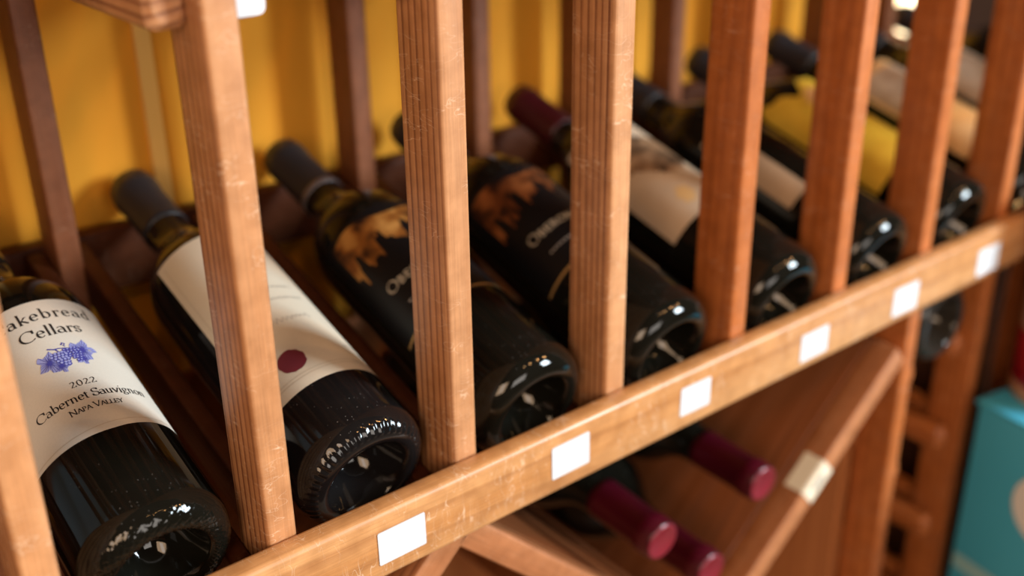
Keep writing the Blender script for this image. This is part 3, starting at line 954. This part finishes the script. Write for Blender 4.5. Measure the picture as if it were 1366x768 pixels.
# ------------------------------------------------------------------ bottles lying in the diagonal bin (necks to the viewer)
def bin_bottle(tip, yawd, pitchd, label):
    d = Vector((math.sin(dg(yawd)) * math.cos(dg(pitchd)), math.cos(dg(yawd)) * math.cos(dg(pitchd)), math.sin(dg(pitchd))))  # tip -> base
    base = Vector(tip) + d * (0.3009 / S)
    return bottle(base, -d, label, BODY, M_GLASS, M_CAPRED2, 62, captop=M_CAPTOP)


bin_bottle((3.430, -0.02, -1.215), 0, 4.0, 'burgundy-capped bottle lying in the bin, left of the three red caps')
bin_bottle((4.430, 0.02, -1.262), 0, 2.5, 'burgundy-capped bottle lying in the bin, upper right of the three red caps')
bin_bottle((3.91, -0.02, -1.685), 0, 2.0, 'burgundy-capped bottle lying in the bin, lowest of the three, cut by the frame')

# bottle in the bay under the rail, base outward
bottle((6.50, 0.04, -0.752), (0, 1, 0.0), 'dark wine bottle in the lower bay, base towards the viewer', BODY, M_GLASSP)

# ------------------------------------------------------------------ sticker folded over the diagonal board
dx_ = Vector((3.50 - 5.80, 0, -2.64 + 0.70)).normalized()      # down the board
nr_ = Vector((-dx_.z, 0, dx_.x))
if nr_.z < 0: nr_ = -nr_
pc = Vector((5.80, 0, -0.70)) + dx_ * 1.115                    # top edge, sticker centre


def stk(a, b, yy, up):
    v = pc + dx_ * a - nr_ * b
    return Vector((v.x, yy, v.z)) + nr_ * up


hl = 0.14
rows = []
for a in (-hl, hl):
    rows.append([stk(a, 0.150, -0.0245, 0), stk(a, 0.020, -0.0245, 0), stk(a, 0.004, -0.018, 0.002), stk(a, 0, 0.0, 0.005), stk(a, 0, 0.14, 0.005)])
vs = [W(*p) - rack.location for r_ in rows for p in r_]
fs = [(k, k + 1, k + 6, k + 5) for k in range(4)]
me = bpy.data.meshes.new('folded_tag'); me.from_pydata([tuple(v) for v in vs], [], fs); me.update()
ft = link('price_tag', me, M_TAG2, rack)
ft['label'] = 'cream sticker folded over the slanting board'
pol = []
for a, w_ in ((-0.045, 0.018), (-0.005, 0.024), (0.04, 0.02)):
    q = [stk(a - w_, 0.045, -0.0262, 0), stk(a + w_, 0.05, -0.0262, 0), stk(a + w_ * .8, 0.10, -0.0262, 0), stk(a - w_ * .7, 0.095, -0.0262, 0)]
    pol.append([W(*p) - rack.location for p in q])
link('ink_mark', flat_mesh(pol), M_GREYINK, rack)

# ------------------------------------------------------------------ teal box in front of the rack's end, and what stands on it
BZ1 = -1.473
BZ0 = -4.4
BW, BD = 2.5, 2.0
card = empty('teal_box', W(6.862, -0.16, BZ0))
tag(card, 'teal cardboard box with a round pale emblem, right of the rack', 'box')
card.rotation_euler = (0, 0, math.radians(-10))


def loc_box(name, parent, m, lo, hi, bev):
    """box in the carton's own axes (rack units)."""
    bm = bmesh.new(); bmesh.ops.create_cube(bm, size=1.0)
    a = Vector(lo) * S; b = Vector(hi) * S; c = (a + b) / 2; d = b - a
    for v in bm.verts: v.co = Vector((v.co.x * d.x, v.co.y * d.y, v.co.z * d.z)) + c
    bmesh.ops.bevel(bm, geom=bm.edges[:], offset=bev, segments=2, affect='EDGES', profile=0.5)
    me = bpy.data.meshes.new(name); bm.to_mesh(me); bm.free(); smooth(me)
    return link(name, me, m, parent)


HB = BZ1 - BZ0
loc_box('box_body', card, M_TEAL, (0, -BD, 0), (BW, 0, HB), 0.003)
loc_box('box_lid', card, M_TEAL, (-0.02, -BD - 0.02, HB - 0.02), (BW + 0.02, 0.02, HB + 0.015), 0.0008)


def side_print(name, pts, m):
    me = flat_mesh([[Vector((-0.024 if k2 > HB - 0.03 else -0.008, y, k2)) * S for y, k2 in pts]])
    return link(name, me, m, card)


side_print('round_emblem', [(-0.80 + 0.36 * math.cos(2 * math.pi * k / 28), HB - 0.62 + 0.33 * math.sin(2 * math.pi * k / 28)) for k in range(28)], M_WHITEPRINT)
side_print('pale_stripe', [(-0.03, HB - 1.42), (-BD + .03, HB - 1.42), (-BD + .03, HB - 1.56), (-0.03, HB - 1.56)], M_TEALPALE)
zc_ = BZ0
for k in range(2):
    h = (BZ0 - ZF) / 2
    o = empty('brown_carton', W(6.862, -0.16, zc_ - h)); o.rotation_euler = (0, 0, math.radians(-10))
    tag(o, 'plain brown carton under the teal box, %s' % ('directly beneath it' if k == 0 else 'on the floor'), 'box')
    loc_box('carton_body', o, M_BROWNCARD, (0.02, -BD + .02, 0.01), (BW - .02, -0.02, h - 0.01), 0.003)
    loc_box('packing_tape', o, M_TANLABEL, (0.9, -BD + .005, 0.012), (1.5, -0.005, h - 0.008), 0.0004)
    zc_ -= h

rc = 0.42
cc = Vector((7.13, -0.28, 0)) + Vector((0.775, -0.632, 0)) * rc
can = empty('round_canister', W(cc.x, cc.y, BZ1 + 0.016))
tag(can, 'round canister with cream top, deep red band and tan base, on the teal box', 'canister')
for nm, z0, z1, m_ in (('tan_base', 0, 0.12, M_TANBAND), ('red_band', 0.12, 0.56, M_REDCAN), ('cream_sleeve', 0.56, 1.7, M_CREAMCAN)):
    r = rc * S * 1000
    pr = [(z0 * S * 1000, 0), (z0 * S * 1000, r - 0.6), (z0 * S * 1000 + 0.5, r), (z1 * S * 1000 - 0.5, r), (z1 * S * 1000, r - 0.6), (z1 * S * 1000, 0)]
    me = lathe(pr, 48, nm); smooth(me, 0.9)
    link(nm, me, m_, can)



# small lit lamp on the wall
lx, lz = 9.55, 0.80
lamp = empty('wall_lamp', W(lx, WY, lz))
tag(lamp, 'small glowing lamp on the wall behind the far posts', 'lamp')
bp_ = link('back_plate', lathe([(0, 0), (0, 16), (3, 18), (5, 15), (5, 0)], 32, 'plate'), M_METAL, lamp)
bp_.rotation_euler = (math.pi / 2, 0, 0)
gl = link('glass_globe', lathe([(-26, 0), (-23, 8), (-14, 15), (0, 18), (12, 16), (20, 9), (23, 0)], 32, 'globe'), M_GLOW, lamp)
gl.location = (0, -0.032, 0)

bpy.context.view_layer.update()
